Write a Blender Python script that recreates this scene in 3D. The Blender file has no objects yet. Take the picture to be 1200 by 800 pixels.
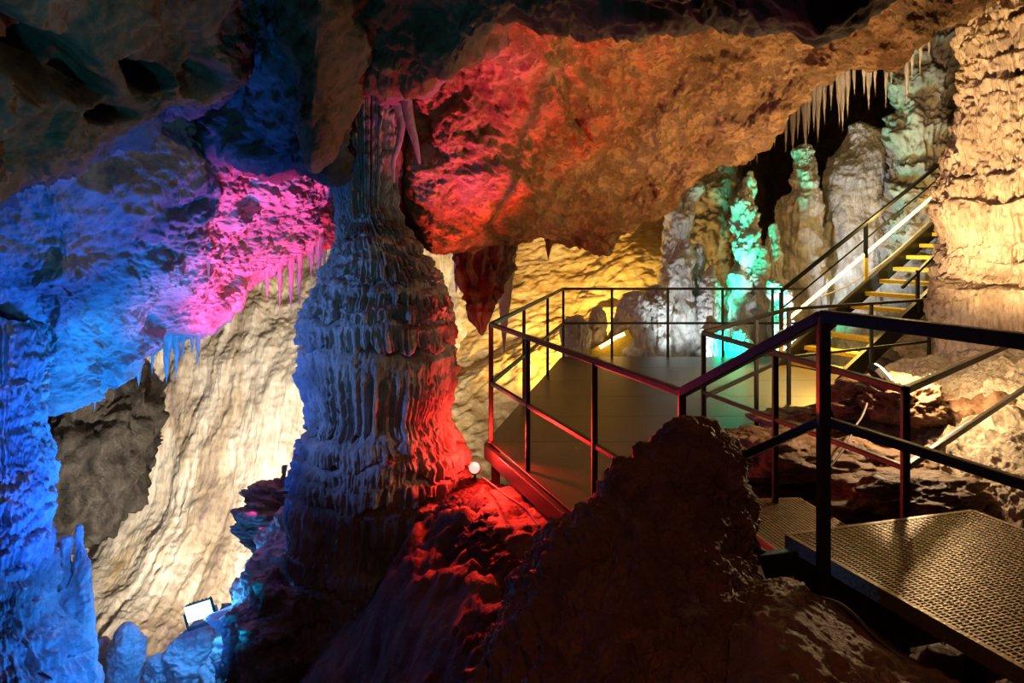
import bpy, math, random
import numpy as np
from mathutils import Vector, Matrix

C = bpy.context.scene.collection
F = 866.667          # focal length in pixels of the 1200 px wide frame
HY = 279.0           # horizon row
rnd = random.Random(7)

# ------------------------------------------------------------------ camera
cam_d = bpy.data.cameras.new('camera'); cam = bpy.data.objects.new('camera', cam_d); C.objects.link(cam)
cam.location = (0, 0, 0); cam.rotation_euler = (math.pi/2, 0, 0)
cam_d.sensor_width = 36; cam_d.lens = 26; cam_d.shift_y = -(400-HY)/1200
cam_d.clip_start = .05; cam_d.clip_end = 200
bpy.context.scene.camera = cam

def S(px, py, d):
    return ((px-600)*d/F, d, (HY-py)*d/F)

# ------------------------------------------------------------------ noise
_rs = np.random.RandomState(11)
_perm = np.concatenate([_rs.permutation(256)]*2)
_g = _rs.normal(size=(256, 3)); _g /= np.linalg.norm(_g, axis=1)[:, None]
def perlin(p):
    i = np.floor(p).astype(np.int64); f = p-i
    u = f*f*f*(f*(f*6-15)+10)
    i &= 255
    def gr(a, b, c):
        h = _perm[_perm[_perm[(i[..., 0]+a) & 255]+((i[..., 1]+b) & 255)]+((i[..., 2]+c) & 255)]
        v = _g[h]
        return v[..., 0]*(f[..., 0]-a)+v[..., 1]*(f[..., 1]-b)+v[..., 2]*(f[..., 2]-c)
    def lp(a, b, t): return a+t*(b-a)
    x0 = lp(gr(0,0,0), gr(1,0,0), u[..., 0]); x1 = lp(gr(0,1,0), gr(1,1,0), u[..., 0])
    y0 = lp(x0, x1, u[..., 1])
    x0 = lp(gr(0,0,1), gr(1,0,1), u[..., 0]); x1 = lp(gr(0,1,1), gr(1,1,1), u[..., 0])
    y1 = lp(x0, x1, u[..., 1])
    return lp(y0, y1, u[..., 2])*1.6
def fbm(p, o=4, gain=.5):
    r = 0; a = 1
    for k in range(o):
        r = r+a*perlin(p*2.03**k+17.3*k); a *= gain
    return r
def ridged(p, o=4, gain=.5):
    r = 0; a = 1
    for k in range(o):
        n = 1-np.abs(perlin(p*2.1**k+9.1*k)); r = r+a*(n*n-.6); a *= gain
    return r
def billow(p, o=3, gain=.5):
    r = 0; a = 1
    for k in range(o):
        r = r+a*(np.abs(perlin(p*2.1**k+5.7*k))-.25); a *= gain
    return r
def rocky(P, s, a):
    """pillowed rock with sharp creases: a is the size of the largest bumps"""
    w = P*s; w = w+.25*np.stack([perlin(w*1.7+3), perlin(w*1.7+13), perlin(w*1.7+23)], -1)
    return a*(.9*billow(w, 5, .52)+.35*fbm(w*1.6+7, 6, .55))
def smooth(a, b, x):
    t = np.clip((x-a)/(b-a), 0, 1); return t*t*(3-2*t)

# ------------------------------------------------------------------ mesh helpers
def link(name, me, mat=None, parent=None):
    o = bpy.data.objects.new(name, me); C.objects.link(o)
    if mat: me.materials.append(mat)
    if parent: o.parent = parent
    return o
def mesh_np(name, V, Fq, mat=None, parent=None, smoothf=True):
    me = bpy.data.meshes.new(name)
    V = np.ascontiguousarray(V, dtype=np.float32); Fq = np.ascontiguousarray(Fq, dtype=np.int32)
    me.vertices.add(len(V)); me.vertices.foreach_set('co', V.ravel())
    k = Fq.shape[1]
    me.loops.add(Fq.size); me.loops.foreach_set('vertex_index', Fq.ravel())
    me.polygons.add(len(Fq)); me.polygons.foreach_set('loop_start', np.arange(0, Fq.size, k, dtype=np.int32))
    me.update(calc_edges=True); me.validate()
    me.polygons.foreach_set('use_smooth', np.full(len(me.polygons), smoothf))
    return link(name, me, mat, parent)
def grid_faces(nu, nv, wrap=False):
    a = np.arange(nu*nv).reshape(nu, nv)
    if wrap: a = np.concatenate([a, a[:, :1]], 1)
    return np.stack([a[:-1, :-1], a[1:, :-1], a[1:, 1:], a[:-1, 1:]], -1).reshape(-1, 4)
def cr(P, n, axis=0):
    """Catmull-Rom resampling of control points along an axis."""
    P = np.moveaxis(np.asarray(P, float), axis, 0); m = len(P)
    t = np.linspace(0, m-1, n); i = np.clip(np.floor(t).astype(int), 0, m-2); f = (t-i)
    f = f.reshape((-1,)+(1,)*(P.ndim-1))
    p0 = P[np.clip(i-1, 0, m-1)]; p1 = P[i]; p2 = P[i+1]; p3 = P[np.clip(i+2, 0, m-1)]
    R = .5*(2*p1+(p2-p0)*f+(2*p0-5*p1+4*p2-p3)*f*f+(3*p1-p0-3*p2+p3)*f**3)
    return np.moveaxis(R, 0, axis)
def normals(P):
    du = np.gradient(P, axis=0); dv = np.gradient(P, axis=1)
    n = np.cross(du, dv); n /= np.linalg.norm(n, axis=-1, keepdims=True)+1e-9
    if np.mean(np.sum(n*P, -1)) > 0: n = -n
    return n
def patch(name, ctrl, nu, nv, mat, disp=None, parent=None, world=False):
    """Rock surface through a grid of control points (px, py, depth); disp(P) -> offset towards the open side."""
    W = np.array(ctrl if world else [[S(*c) for c in row] for row in ctrl], float)
    P = cr(cr(W, nu, 0), nv, 1)
    if disp is not None: P = P+normals(P)*disp(P)[..., None]
    return mesh_np(name, P.reshape(-1, 3), grid_faces(nu, nv), mat, parent)
def tag(o, label, cat, group=None, kind=None):
    o['label'] = label; o['category'] = cat
    if group: o['group'] = group
    if kind: o['kind'] = kind
    return o
def struct(o, label=None):
    o['kind'] = 'structure'
    if label: o['label'] = label
    return o
def empty(name, loc, label, cat, group=None):
    o = bpy.data.objects.new(name, None); C.objects.link(o); o.location = loc; o.empty_display_size = .1
    return tag(o, label, cat, group)
class MB:
    def __init__(s): s.v = []; s.f = []
    def box(s, c, ax, ay, az):
        """centre and three half-axis vectors"""
        c, ax, ay, az = map(Vector, (c, ax, ay, az)); b = len(s.v)
        for i in (-1, 1):
            for j in (-1, 1):
                for k in (-1, 1): s.v.append(c+ax*i+ay*j+az*k)
        for q in ((0,1,3,2),(4,6,7,5),(0,4,5,1),(2,3,7,6),(0,2,6,4),(1,5,7,3)): s.f.append([b+i for i in q])
        return s
    def bar(s, a, b, w, h=None, up=(0,0,1)):
        a, b = Vector(a), Vector(b); d = (b-a); L = d.length; d.normalize()
        u = Vector(up)
        if abs(d.dot(u)) > .98: u = Vector((1, 0, 0))
        x = d.cross(u).normalized(); y = x.cross(d).normalized(); h = h or w
        return s.box((a+b)/2, d*(L/2), x*(w/2), y*(h/2))
    def tube(s, pts, r, n=10, cap=True):
        pts = [Vector(p) for p in pts]; b0 = len(s.v)
        rr = r if isinstance(r, (list, tuple)) else [r]*len(pts)
        up = Vector((.13, .31, .94))
        for i, p in enumerate(pts):
            d = (pts[min(i+1, len(pts)-1)]-pts[max(i-1, 0)]).normalized()
            x = d.cross(up).normalized(); y = d.cross(x).normalized()
            for k in range(n):
                a = 2*math.pi*k/n; s.v.append(p+(x*math.cos(a)+y*math.sin(a))*rr[i])
        for i in range(len(pts)-1):
            for k in range(n):
                s.f.append([b0+i*n+k, b0+i*n+(k+1) % n, b0+(i+1)*n+(k+1) % n, b0+(i+1)*n+k])
        if cap:
            s.f.append([b0+k for k in range(n)][::-1]); s.f.append([b0+(len(pts)-1)*n+k for k in range(n)])
        return s
    def build(s, name, mat, parent=None, sm=False, bevel=0):
        me = bpy.data.meshes.new(name); me.from_pydata([tuple(v) for v in s.v], [], s.f)
        if parent is not None:
            off = Vector(parent.matrix_world.translation) if parent.parent is None else Vector(parent.parent.location)
            if parent.parent is None: off = Vector(parent.location)
            me.transform(Matrix.Translation(-off))
        if sm: me.polygons.foreach_set('use_smooth', [True]*len(me.polygons))
        me.update()
        o = link(name, me, mat, parent)
        if bevel:
            m = o.modifiers.new('bevel', 'BEVEL'); m.width = bevel; m.segments = 2
        return o
def catm(pts, n):
    return [Vector(p) for p in cr(np.array(pts), n)]

# ------------------------------------------------------------------ materials
def new_mat(name):
    m = bpy.data.materials.new(name); m.use_nodes = True
    nt = m.node_tree; nt.nodes.clear()
    out = nt.nodes.new('ShaderNodeOutputMaterial'); b = nt.nodes.new('ShaderNodeBsdfPrincipled')
    nt.links.new(b.outputs[0], out.inputs[0]); return m, nt, b
def rock_mat(name, cols, scale=1.2, bump=.35, fine=18, rough=.8, stretch=(1, 1, 1), spec=.3, crack=.35, bdist=.05):
    m, nt, b = new_mat(name); N = nt.nodes.new; L = nt.links.new
    tc = N('ShaderNodeTexCoord'); mp = N('ShaderNodeMapping'); mp.inputs['Scale'].default_value = stretch
    L(tc.outputs['Object'], mp.inputs[0])
    n1 = N('ShaderNodeTexNoise'); n1.inputs['Scale'].default_value = scale; n1.inputs['Detail'].default_value = 9; n1.inputs['Roughness'].default_value = .62
    n1.inputs['Distortion'].default_value = .6
    L(mp.outputs[0], n1.inputs['Vector'])
    r = N('ShaderNodeValToRGB'); e = r.color_ramp
    ps = np.linspace(.33, .68, len(cols))
    e.elements[0].position = ps[0]; e.elements[0].color = (*cols[0], 1)
    e.elements[1].position = ps[-1]; e.elements[1].color = (*cols[-1], 1)
    for p, c in list(zip(ps, cols))[1:-1]:
        x = e.elements.new(p); x.color = (*c, 1)
    L(n1.outputs[0], r.inputs[0])
    n2 = N('ShaderNodeTexNoise'); n2.inputs['Scale'].default_value = fine; n2.inputs['Detail'].default_value = 8; n2.inputs['Roughness'].default_value = .65
    L(mp.outputs[0], n2.inputs['Vector'])
    mx = N('ShaderNodeMix'); mx.data_type = 'RGBA'; mx.blend_type = 'MULTIPLY'; mx.inputs[0].default_value = .55
    r2 = N('ShaderNodeValToRGB'); r2.color_ramp.elements[0].position = .3; r2.color_ramp.elements[0].color = (.35, .33, .31, 1); r2.color_ramp.elements[1].position = .62
    L(n2.outputs[0], r2.inputs[0]); L(r.outputs[0], mx.inputs[6]); L(r2.outputs[0], mx.inputs[7])
    L(mx.outputs[2], b.inputs['Base Color'])
    v = N('ShaderNodeTexVoronoi'); v.feature = 'DISTANCE_TO_EDGE'; v.inputs['Scale'].default_value = fine*.22
    dn = N('ShaderNodeMixRGB'); dn.inputs[0].default_value = .25
    L(mp.outputs[0], dn.inputs[1]); L(n2.outputs[1], dn.inputs[2]); L(dn.outputs[0], v.inputs['Vector'])
    sm = N('ShaderNodeMapRange'); sm.inputs[1].default_value = 0; sm.inputs[2].default_value = .12; L(v.outputs['Distance'], sm.inputs[0])
    ad = N('ShaderNodeMath'); ad.operation = 'MULTIPLY_ADD'; ad.inputs[1].default_value = crack
    L(sm.outputs[0], ad.inputs[0]); L(n2.outputs[0], ad.inputs[2])
    a2 = N('ShaderNodeMath'); a2.operation = 'MULTIPLY_ADD'; a2.inputs[1].default_value = 1.5
    L(n1.outputs[0], a2.inputs[0]); L(ad.outputs[0], a2.inputs[2])
    bp = N('ShaderNodeBump'); bp.inputs['Strength'].default_value = bump; bp.inputs['Distance'].default_value = bdist
    L(a2.outputs[0], bp.inputs['Height']); L(bp.outputs[0], b.inputs['Normal'])
    rr = N('ShaderNodeMapRange'); rr.inputs[3].default_value = rough-.2; rr.inputs[4].default_value = min(1, rough+.15)
    L(n2.outputs[0], rr.inputs[0]); L(rr.outputs[0], b.inputs['Roughness'])
    b.inputs['Specular IOR Level'].default_value = spec
    return m
def plain(name, col, rough=.5, metal=0., emit=None, es=0., bump=0, bs=40):
    m, nt, b = new_mat(name)
    b.inputs['Base Color'].default_value = (*col, 1); b.inputs['Roughness'].default_value = rough; b.inputs['Metallic'].default_value = metal
    n = nt.nodes.new('ShaderNodeTexNoise'); n.inputs['Scale'].default_value = bs; n.inputs['Detail'].default_value = 5
    tc = nt.nodes.new('ShaderNodeTexCoord'); nt.links.new(tc.outputs['Object'], n.inputs['Vector'])
    r = nt.nodes.new('ShaderNodeValToRGB')
    r.color_ramp.elements[0].position = .35; r.color_ramp.elements[0].color = (*[c*.7 for c in col], 1)
    r.color_ramp.elements[1].position = .65; r.color_ramp.elements[1].color = (*col, 1)
    nt.links.new(n.outputs[0], r.inputs[0]); nt.links.new(r.outputs[0], b.inputs['Base Color'])
    if bump:
        bp = nt.nodes.new('ShaderNodeBump'); bp.inputs['Strength'].default_value = bump; bp.inputs['Distance'].default_value = .01
        nt.links.new(n.outputs[0], bp.inputs['Height']); nt.links.new(bp.outputs[0], b.inputs['Normal'])
    if emit:
        b.inputs['Emission Color'].default_value = (*emit, 1); b.inputs['Emission Strength'].default_value = es
    return m
M = {}
M['ceil'] = rock_mat('ochre_ceiling_rock', [(.30,.14,.055), (.44,.24,.10), (.56,.35,.17), (.62,.42,.24)], .55, 1., 22, .72)
M['bulge'] = rock_mat('pale_wet_limestone', [(.30,.28,.27), (.55,.52,.50), (.72,.70,.66)], 1.6, .6, 12, .6, spec=.45)
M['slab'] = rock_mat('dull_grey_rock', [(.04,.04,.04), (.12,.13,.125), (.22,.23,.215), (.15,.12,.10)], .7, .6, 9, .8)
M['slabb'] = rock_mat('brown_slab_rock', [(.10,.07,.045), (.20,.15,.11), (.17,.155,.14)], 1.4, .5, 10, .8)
M['beige'] = rock_mat('beige_flowstone', [(.22,.17,.18), (.50,.41,.30), (.74,.69,.60), (.78,.72,.62), (.56,.42,.22)], .65, .9, 10, .75, (1.7, .5, .40), crack=.25)
M['yellow'] = rock_mat('ochre_wall_rock', [(.28,.17,.06), (.60,.44,.20), (.70,.58,.34), (.45,.28,.10)], .7, .55, 8, .75, (1, 1, 1.7), crack=.2)
M['grey'] = rock_mat('grey_wall_rock', [(.16,.14,.12), (.36,.33,.30), (.52,.48,.43)], 1.1, .6, 9, .8)
M['column'] = rock_mat('grey_flowstone', [(.22,.20,.19), (.42,.40,.38), (.58,.56,.54)], 2.2, .5, 22, .75, (1, 1, .6))
M['flow'] = rock_mat('cream_flowstone', [(.40,.30,.19), (.66,.53,.37), (.78,.67,.50)], 2.0, .55, 18, .55, (1, 1, .6), spec=.45)
M['foot'] = rock_mat('wet_cream_flowstone', [(.34,.26,.17), (.62,.52,.38), (.72,.64,.50)], 2.5, .9, 16, .42, spec=.6)
M['bluecol'] = rock_mat('white_flowstone', [(.50,.50,.50), (.72,.72,.72), (.82,.82,.82)], 2.2, .5, 16, .6, spec=.4)
M['stal'] = rock_mat('pale_stalactite_stone', [(.45,.43,.40), (.68,.66,.62), (.80,.78,.74)], 3, .4, 22, .6, (1, 1, .4), spec=.4)
M['stalag'] = rock_mat('pale_stalagmite_stone', [(.46,.43,.40), (.70,.66,.62), (.84,.81,.77)], 2.6, .8, 16, .7, (1, 1, .7))
M['brown'] = rock_mat('brown_cave_rock', [(.06,.03,.015), (.19,.10,.05), (.34,.20,.11)], 1.6, .6, 11, .6, spec=.4)
M['dark'] = rock_mat('dark_red_brown_rock', [(.035,.016,.01), (.10,.045,.025), (.18,.09,.05)], 1.5, .6, 12, .7)
M['boulder'] = rock_mat('crusted_dark_boulder', [(.10,.045,.028), (.22,.10,.06), (.16,.08,.05), (.42,.38,.36)], 2.0, .8, 13, .55, spec=.5)
M['moss'] = rock_mat('crusty_grey_rock', [(.22,.2,.19), (.45,.43,.41), (.62,.6,.58)], 4, .9, 26, .6, spec=.4)
M['dripbrown'] = rock_mat('brown_drapery_stone', [(.08,.04,.022), (.22,.12,.07), (.34,.21,.13)], 3, .6, 18, .6, (1, 1, .4))
M['outcrop'] = rock_mat('shade_dark_crusted_rock', [(.015,.013,.012), (.05,.045,.04), (.10,.09,.08), (.03,.027,.025)], 1.8, 1., 14, .8)  # near-black tone stands in for the shade of the wall recess
M['steel'] = plain('dark_painted_steel', (.035,.032,.03), .42, .5, bump=.2, bs=60)
M['deck'] = plain('grey_green_deck_plate', (.11,.088,.064), .38, .25, bump=.35, bs=45)
M['grate'] = plain('worn_bronze_grating', (.36,.28,.17), .42, .8, bump=.3, bs=80)
M['pan'] = plain('dark_pan', (.07,.055,.04), .6, .5)
M['yel'] = plain('yellow_lit_metal', (.82,.62,.08), .5, 0)  # lamp yellow put into the colour of treads, post halves, ramp panel
M['black'] = plain('black_housing', (.03,.03,.03), .5, .2)
M['white'] = plain('white_enamel', (.8,.78,.72), .4, 0)
M['cable'] = plain('grey_cable', (.10,.09,.08), .6)
M['led'] = plain('warm_tube_light', (1,.8,.45), .4, emit=(1,.58,.16), es=8)
M['redbulb'] = plain('red_lamp_glass', (1,.3,.25), .3, emit=(1,.055,.045), es=12)
M['warmbulb'] = plain('warm_lamp_glass', (1,.9,.7), .3, emit=(1,.80,.50), es=60)
M['blueglass'] = plain('cold_lamp_glass', (.9,1,1), .3, emit=(.30,.85,1), es=5)

# ------------------------------------------------------------------ room shell
def ceil_disp(P):
    q = np.stack([P[..., 0]-P[..., 2]*.6, P[..., 1]*.8, (P[..., 2]+.35*P[..., 0])*1.5], -1)
    return .20*billow(P*.55+3, 2)+rocky(q, .7, .22)+rocky(q*np.array([.7, 1, 1.8]), 2.4, .035)+.022*fbm(P*9, 4, .6)
lip = [(380,285,7.9),(446,288,7.3),(492,294,6.8),(522,299,6.85),(590,287,7.4),(640,281,8.0),(692,293,8.3),(735,268,8.3),(785,235,8.1),(850,188,7.8),(905,158,7.5),(950,108,7.2),(1000,88,7.0),(1052,78,6.8),(1085,52,6.6),(1140,6,6.4),(1230,-90,6.0)]
rows = [[], [], [], [], [], [], [], [], []]
for i, (x, y, d) in enumerate(lip):
    tx = 500+(x-380)*.95; t = i/(len(lip)-1)
    top = (tx*.6+320, -420, 1.9+.4*t)
    if i < 4: top = ((380, 445, 510, 590)[i], -420, (5.9, 5.5, 4.8, 3.8)[i])
    def mixp(k, dd=0, dy=0, a=top, b=(x, y, d)):
        return (a[0]+(b[0]-a[0])*k, a[1]+(b[1]-a[1])*k+dy, a[2]+(b[2]-a[2])*k+dd)
    rows[0].append(top); rows[1].append(mixp(.30, -.25)); rows[2].append(mixp(.52, -.15)); rows[3].append(mixp(.72, .25))
    rows[4].append(mixp(.88, .15)); rows[5].append((x, y, d)); rows[6].append((x, y-16, d+.9)); rows[7].append((x, y-36, d+3.2)); rows[8].append((x, y-150, d+9))
ceiling = struct(patch('ceiling', rows, 520, 720, M['ceil'], ceil_disp), 'ochre sloping rock ceiling above the platform')

# dark slabs of the ceiling, upper left
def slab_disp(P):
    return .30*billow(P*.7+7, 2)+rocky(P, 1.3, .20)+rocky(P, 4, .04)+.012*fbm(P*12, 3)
edgeA = [(-560,520,2.9),(-340,420,3.3),(-160,330,3.6),(-60,262,3.9),(0,232,4.2),(62,204,4.5),(122,188,4.8),(178,150,5.1),(222,128,5.3),(262,108,5.5),(286,66,5.6),(308,0,5.6),(330,-120,5.4)]
R = [[], [], [], [], [], []]
for i, (x, y, d) in enumerate(edgeA):
    ax, ay, ad = 60+(i-2)*26-(200 if i < 2 else 0), -420, 2.0+.05*i
    for k, (f, dd) in enumerate(((0, 0), (.35, -.1), (.65, -.1), (.86, 0), (1, 0))):
        R[k].append((ax+(x-ax)*f, ay+(y-ay)*f, ad+(d-ad)*f+dd))
    R[5].append((x+6, y-14, d+1.6))
def pits(P):
    px = 600+F*P[..., 0]/P[..., 1]; py = HY-F*P[..., 2]/P[..., 1]; r = slab_disp(P)
    for x, y, a, b, h in ((55, 78, 42, 36, .45), (100, 105, 30, 16, .3), (172, 88, 22, 16, .35), (232, 92, 26, 20, .3), (130, 135, 34, 10, .25), (15, 40, 20, 26, .2)):
        r = r-h*smooth(1.25, .6, np.sqrt(((px-x)/a)**2+((py-y)/b)**2)+.25*perlin(P*3))
    return r
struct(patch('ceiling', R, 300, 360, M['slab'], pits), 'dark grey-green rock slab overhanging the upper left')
edgeB = [(150,120,7.4),(205,165,7.2),(245,182,7.0),(275,188,6.9),(310,200,6.7),(345,205,6.6),(380,204,6.5),(398,196,6.5),(404,150,6.5),(420,60,6.5),(440,-60,6.3)]
R = [[], [], [], [], [], []]
for i, (x, y, d) in enumerate(edgeB):
    ax, ay, ad = 230+i*22, -420, 3.2
    for k, (f, dd) in enumerate(((0, 0), (.4, -.05), (.7, -.1), (.88, -.05), (1, 0))):
        R[k].append((ax+(x-ax)*f, ay+(y-ay)*f, ad+(d-ad)*f+dd))
    R[5].append((x+2, y-16, d+2.2))
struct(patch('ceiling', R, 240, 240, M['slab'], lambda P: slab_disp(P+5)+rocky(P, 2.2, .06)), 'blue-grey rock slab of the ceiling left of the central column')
edgeC = [(318,20,5.9),(340,70,5.8),(350,120,5.7),(352,160,5.7),(362,196,5.7),(382,178,5.7),(400,140,5.7),(425,100,5.7),(440,60,5.6),(446,0,5.4),(450,-100,5.2)]
R = [[], [], [], [], [], []]
for i, (x, y, d) in enumerate(edgeC):
    ax, ay, ad = 330+i*14, -420, 2.9
    for k, (f, dd) in enumerate(((0, 0), (.4, -.05), (.7, -.1), (.9, -.08), (1, 0))):
        R[k].append((ax+(x-ax)*f, ay+(y-ay)*f, ad+(d-ad)*f+dd))
    R[5].append((x+3, y-10, d+1.0))
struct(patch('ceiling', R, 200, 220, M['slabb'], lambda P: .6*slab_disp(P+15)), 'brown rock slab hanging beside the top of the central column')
# brow of dark rock between the column head and the ochre ceiling
edgeD = [(420,60,6.2),(445,120,6.1),(468,112,5.9),(500,100,5.6),(540,78,5.2),(585,45,4.9),(650,24,4.6),(720,36,4.4),(790,30,4.2),(860,16,4.0),(950,14,3.9),(1040,-60,3.6)]
R = [[], [], [], [], []]
for i, (x, y, d) in enumerate(edgeD):
    ax, ay, ad = 440+i*40, -420, 1.7
    for k, (f, dd) in enumerate(((0, 0), (.45, -.05), (.8, -.1), (1, 0))):
        R[k].append((ax+(x-ax)*f, ay+(y-ay)*f, ad+(d-ad)*f+dd))
    R[4].append((x, y-14, d+1.2))
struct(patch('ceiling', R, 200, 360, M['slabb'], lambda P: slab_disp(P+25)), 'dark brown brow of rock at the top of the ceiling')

# big lit bulge of the left wall
def bulge_disp(P):
    q = P*np.array([1, 1, 1.6])
    return .30*billow(q*.5+2, 2)+rocky(q, .8, .20)+rocky(q, 2.4, .055)+rocky(q*np.array([.8, .8, 1.5]), 6, .03)+.010*fbm(P*20, 2)
lipb = [(-620,640,6.3),(-360,580,6.5),(-160,520,6.6),(-60,462,6.6),(0,440,6.7),(40,446,6.8),(62,470,6.9),(84,460,7.0),(112,438,7.2),(150,424,7.4),(190,404,7.7),(240,374,8.0),(280,351,8.4),(320,325,8.8),(362,299,9.2),(400,268,9.6),(460,225,10.2)]
R = [[] for _ in range(8)]
for i, (x, y, d) in enumerate(lipb):
    t = max(0, (i-2)/(len(lipb)-3))
    R[0].append((x*.8+40, 40, d-1.9)); R[1].append((x*.85+30, 130+20*t, d-1.55)); R[2].append((x*.9+15, y-165+95*max(0, (i-2)/(len(lipb)-3)), d-1.15))
    R[3].append((x*.95+5, y-95+52*t, d-.75)); R[4].append((x, y-38+18*t, d-.32)); R[5].append((x, y, d)); R[6].append((x, y-16, d+1.2)); R[7].append((x, y-120, d+5))
struct(patch('wall_left', R, 480, 620, M['bulge'], bulge_disp), 'bulging pale rock wall lit blue and magenta on the left')

# beige back wall on the left, ochre wall in the middle, grey on the right
def beige_disp(P):
    q = np.stack([P[..., 0]-.11*P[..., 2]+.15*fbm(P*.7, 2), P[..., 1]*.08, .10*P[..., 2]], -1)
    return .55*fbm(P*.28+1, 3)+.16*ridged(q*.8, 2)+.11*billow(q*2.4, 3)+.035*billow(q*6, 2)+.08*fbm(P*1.6, 4)+.025*ridged(P*6, 3)
W = [[(-420,150,12.5),(-120,150,15),(60,160,15.5),(200,180,16),(330,190,16.5),(450,200,17),(560,210,17.5)],
     [(-420,300,12.0),(-120,300,14.5),(60,310,15),(200,315,15.2),(330,300,15.6),(450,300,16.5),(560,300,17.3)],
     [(-420,450,13.0),(-120,450,15.5),(60,450,15.6),(200,445,14.2),(330,430,14.2),(450,430,15.5),(570,420,16.5)],
     [(-420,600,11.5),(-120,600,14),(60,600,13.8),(200,600,13),(330,590,13.4),(450,580,14.2),(580,560,15)],
     [(-420,760,8.5),(-120,760,11),(60,760,11),(200,740,11.4),(330,730,12.2),(450,700,13),(590,650,13.5)],
     [(-420,900,6.0),(-120,900,8.5),(60,880,8.6),(200,850,9.2),(330,830,10),(450,800,11),(600,740,11.5)]]
struct(patch('wall_back', W, 460, 420, M['beige'], beige_disp), 'tall beige flowstone wall behind the central column')
def yellow_disp(P):
    q = np.stack([P[..., 0], P[..., 1]*.6, P[..., 2]-.3*P[..., 0]], -1)*np.array([.5, 1, 1.6])
    return .55*fbm(P*.3+6, 3)+rocky(q, .6, .18)+rocky(q, 2.2, .07)+.04*fbm(P*5, 4)
W = [[(480,120,17.5),(620,120,17.5),(760,100,17.5),(860,90,20),(960,20,22),(1060,-20,19),(1180,-60,15),(1300,-80,13)],
     [(480,230,17.2),(620,235,17),(760,215,16.5),(850,190,19),(930,170,26),(1050,120,25),(1120,90,15.5),(1300,60,12.5)],
     [(480,310,17),(620,310,16.5),(750,295,15.6),(830,270,17.5),(920,250,25),(1045,200,22),(1110,180,15),(1300,180,12)],
     [(480,400,15.8),(620,400,15.4),(740,380,14.6),(840,350,16.5),(940,330,18),(1050,290,17),(1110,270,14.6),(1300,270,12)],
     [(480,500,14),(620,480,13.8),(740,470,13.4),(840,450,13.6),(940,430,14),(1050,400,13.6),(1120,370,13),(1300,370,11.5)],
     [(480,640,12),(620,620,12),(740,600,12),(840,580,12),(940,560,12),(1050,540,12),(1120,500,11.5),(1300,480,10.5)]]
struct(patch('wall_back', W, 360, 520, M['yellow'], yellow_disp), 'ochre rock wall behind the platform railing')

# ---- floor: a height field through measured points
def tps(pts):
    X = np.array([[p[0], p[1]] for p in pts]); z = np.array([p[2] for p in pts]); n = len(X)
    def U(r2): return np.where(r2 > 0, r2*np.log(r2+1e-12), 0)
    K = U(((X[:, None]-X[None])**2).sum(-1))+np.eye(n)*.05
    A = np.zeros((n+3, n+3)); A[:n, :n] = K; A[:n, n] = 1; A[:n, n+1:] = X; A[n, :n] = 1; A[n+1:, :n] = X.T
    w = np.linalg.solve(A, np.concatenate([z, [0, 0, 0]]))
    def f(x, y):
        r = w[n]+w[n+1]*x+w[n+2]*y
        for k in range(n): r = r+w[k]*U((x-X[k, 0])**2+(y-X[k, 1])**2)
        return r
    return f
fp = [S(600,585,5.7), S(560,575,6.0), S(500,640,5.4), S(560,700,4.7), S(480,800,4.4), S(640,640,4.9), S(660,600,5.3),
      S(300,830,6.0), S(50,830,6.2), S(-150,830,6.2), S(230,850,8.0), S(120,830,9.5), S(330,830,9.5), S(560,730,9), (0.5,8,-2.6), (2,10,-2.7), (0.5,12,-3.2), (4,12,-2.6),
      (1.2,5.0,-2.2), (1.6,3.9,-2.3), (1.2,6.6,-2.3), S(930,520,6.7), S(960,560,5.9), S(1010,600,5.1), S(1060,580,5.5), S(1000,500,6.8), S(1040,470,6.5), (3.9,7.6,-1.75), (4.5,9.2,-2.1), (3.2,3.8,-1.8),
      (4.5,4.5,-1.7), (6,9,-1.7), (-1.6,3,-4.1), (-4,3,-4.4), (-1.5,4.6,-4.0), (1.2,2,-1.9), (0,1,-2.4), (3,1,-1.9), (-3,12,-6.8), (-6,12,-6.8), (-3,10,-6.2), (-5,10,-6.3), (-1,12,-6.0), (-6,14,-7.5), (-2,14,-7)]
ff = tps(fp)
gx, gy = np.meshgrid(np.linspace(-8, 8, 520), np.linspace(.6, 14, 470))
gz = ff(gx, gy)
P = np.stack([gx, gy, gz], -1)
q = P*np.array([1, 1, .6])
gz = gz+rocky(q, 1.0, .28)+rocky(q, 3, .08)+.02*fbm(q*10, 4)
under = smooth(.3, -.1, np.maximum(np.maximum(-.4-gx+.05*gy, gx-4.4), np.maximum(4.0-gy, gy-11.5)))
gz = np.where(under > .5, np.minimum(gz, np.where(gx > 1.58+(gy-6.1)*.9, gz, -2.02)), gz)
struct(mesh_np('floor', np.stack([gx, gy, gz], -1).reshape(-1, 3), grid_faces(470, 520), M['brown']), 'uneven brown rock floor of the cave')

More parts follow.
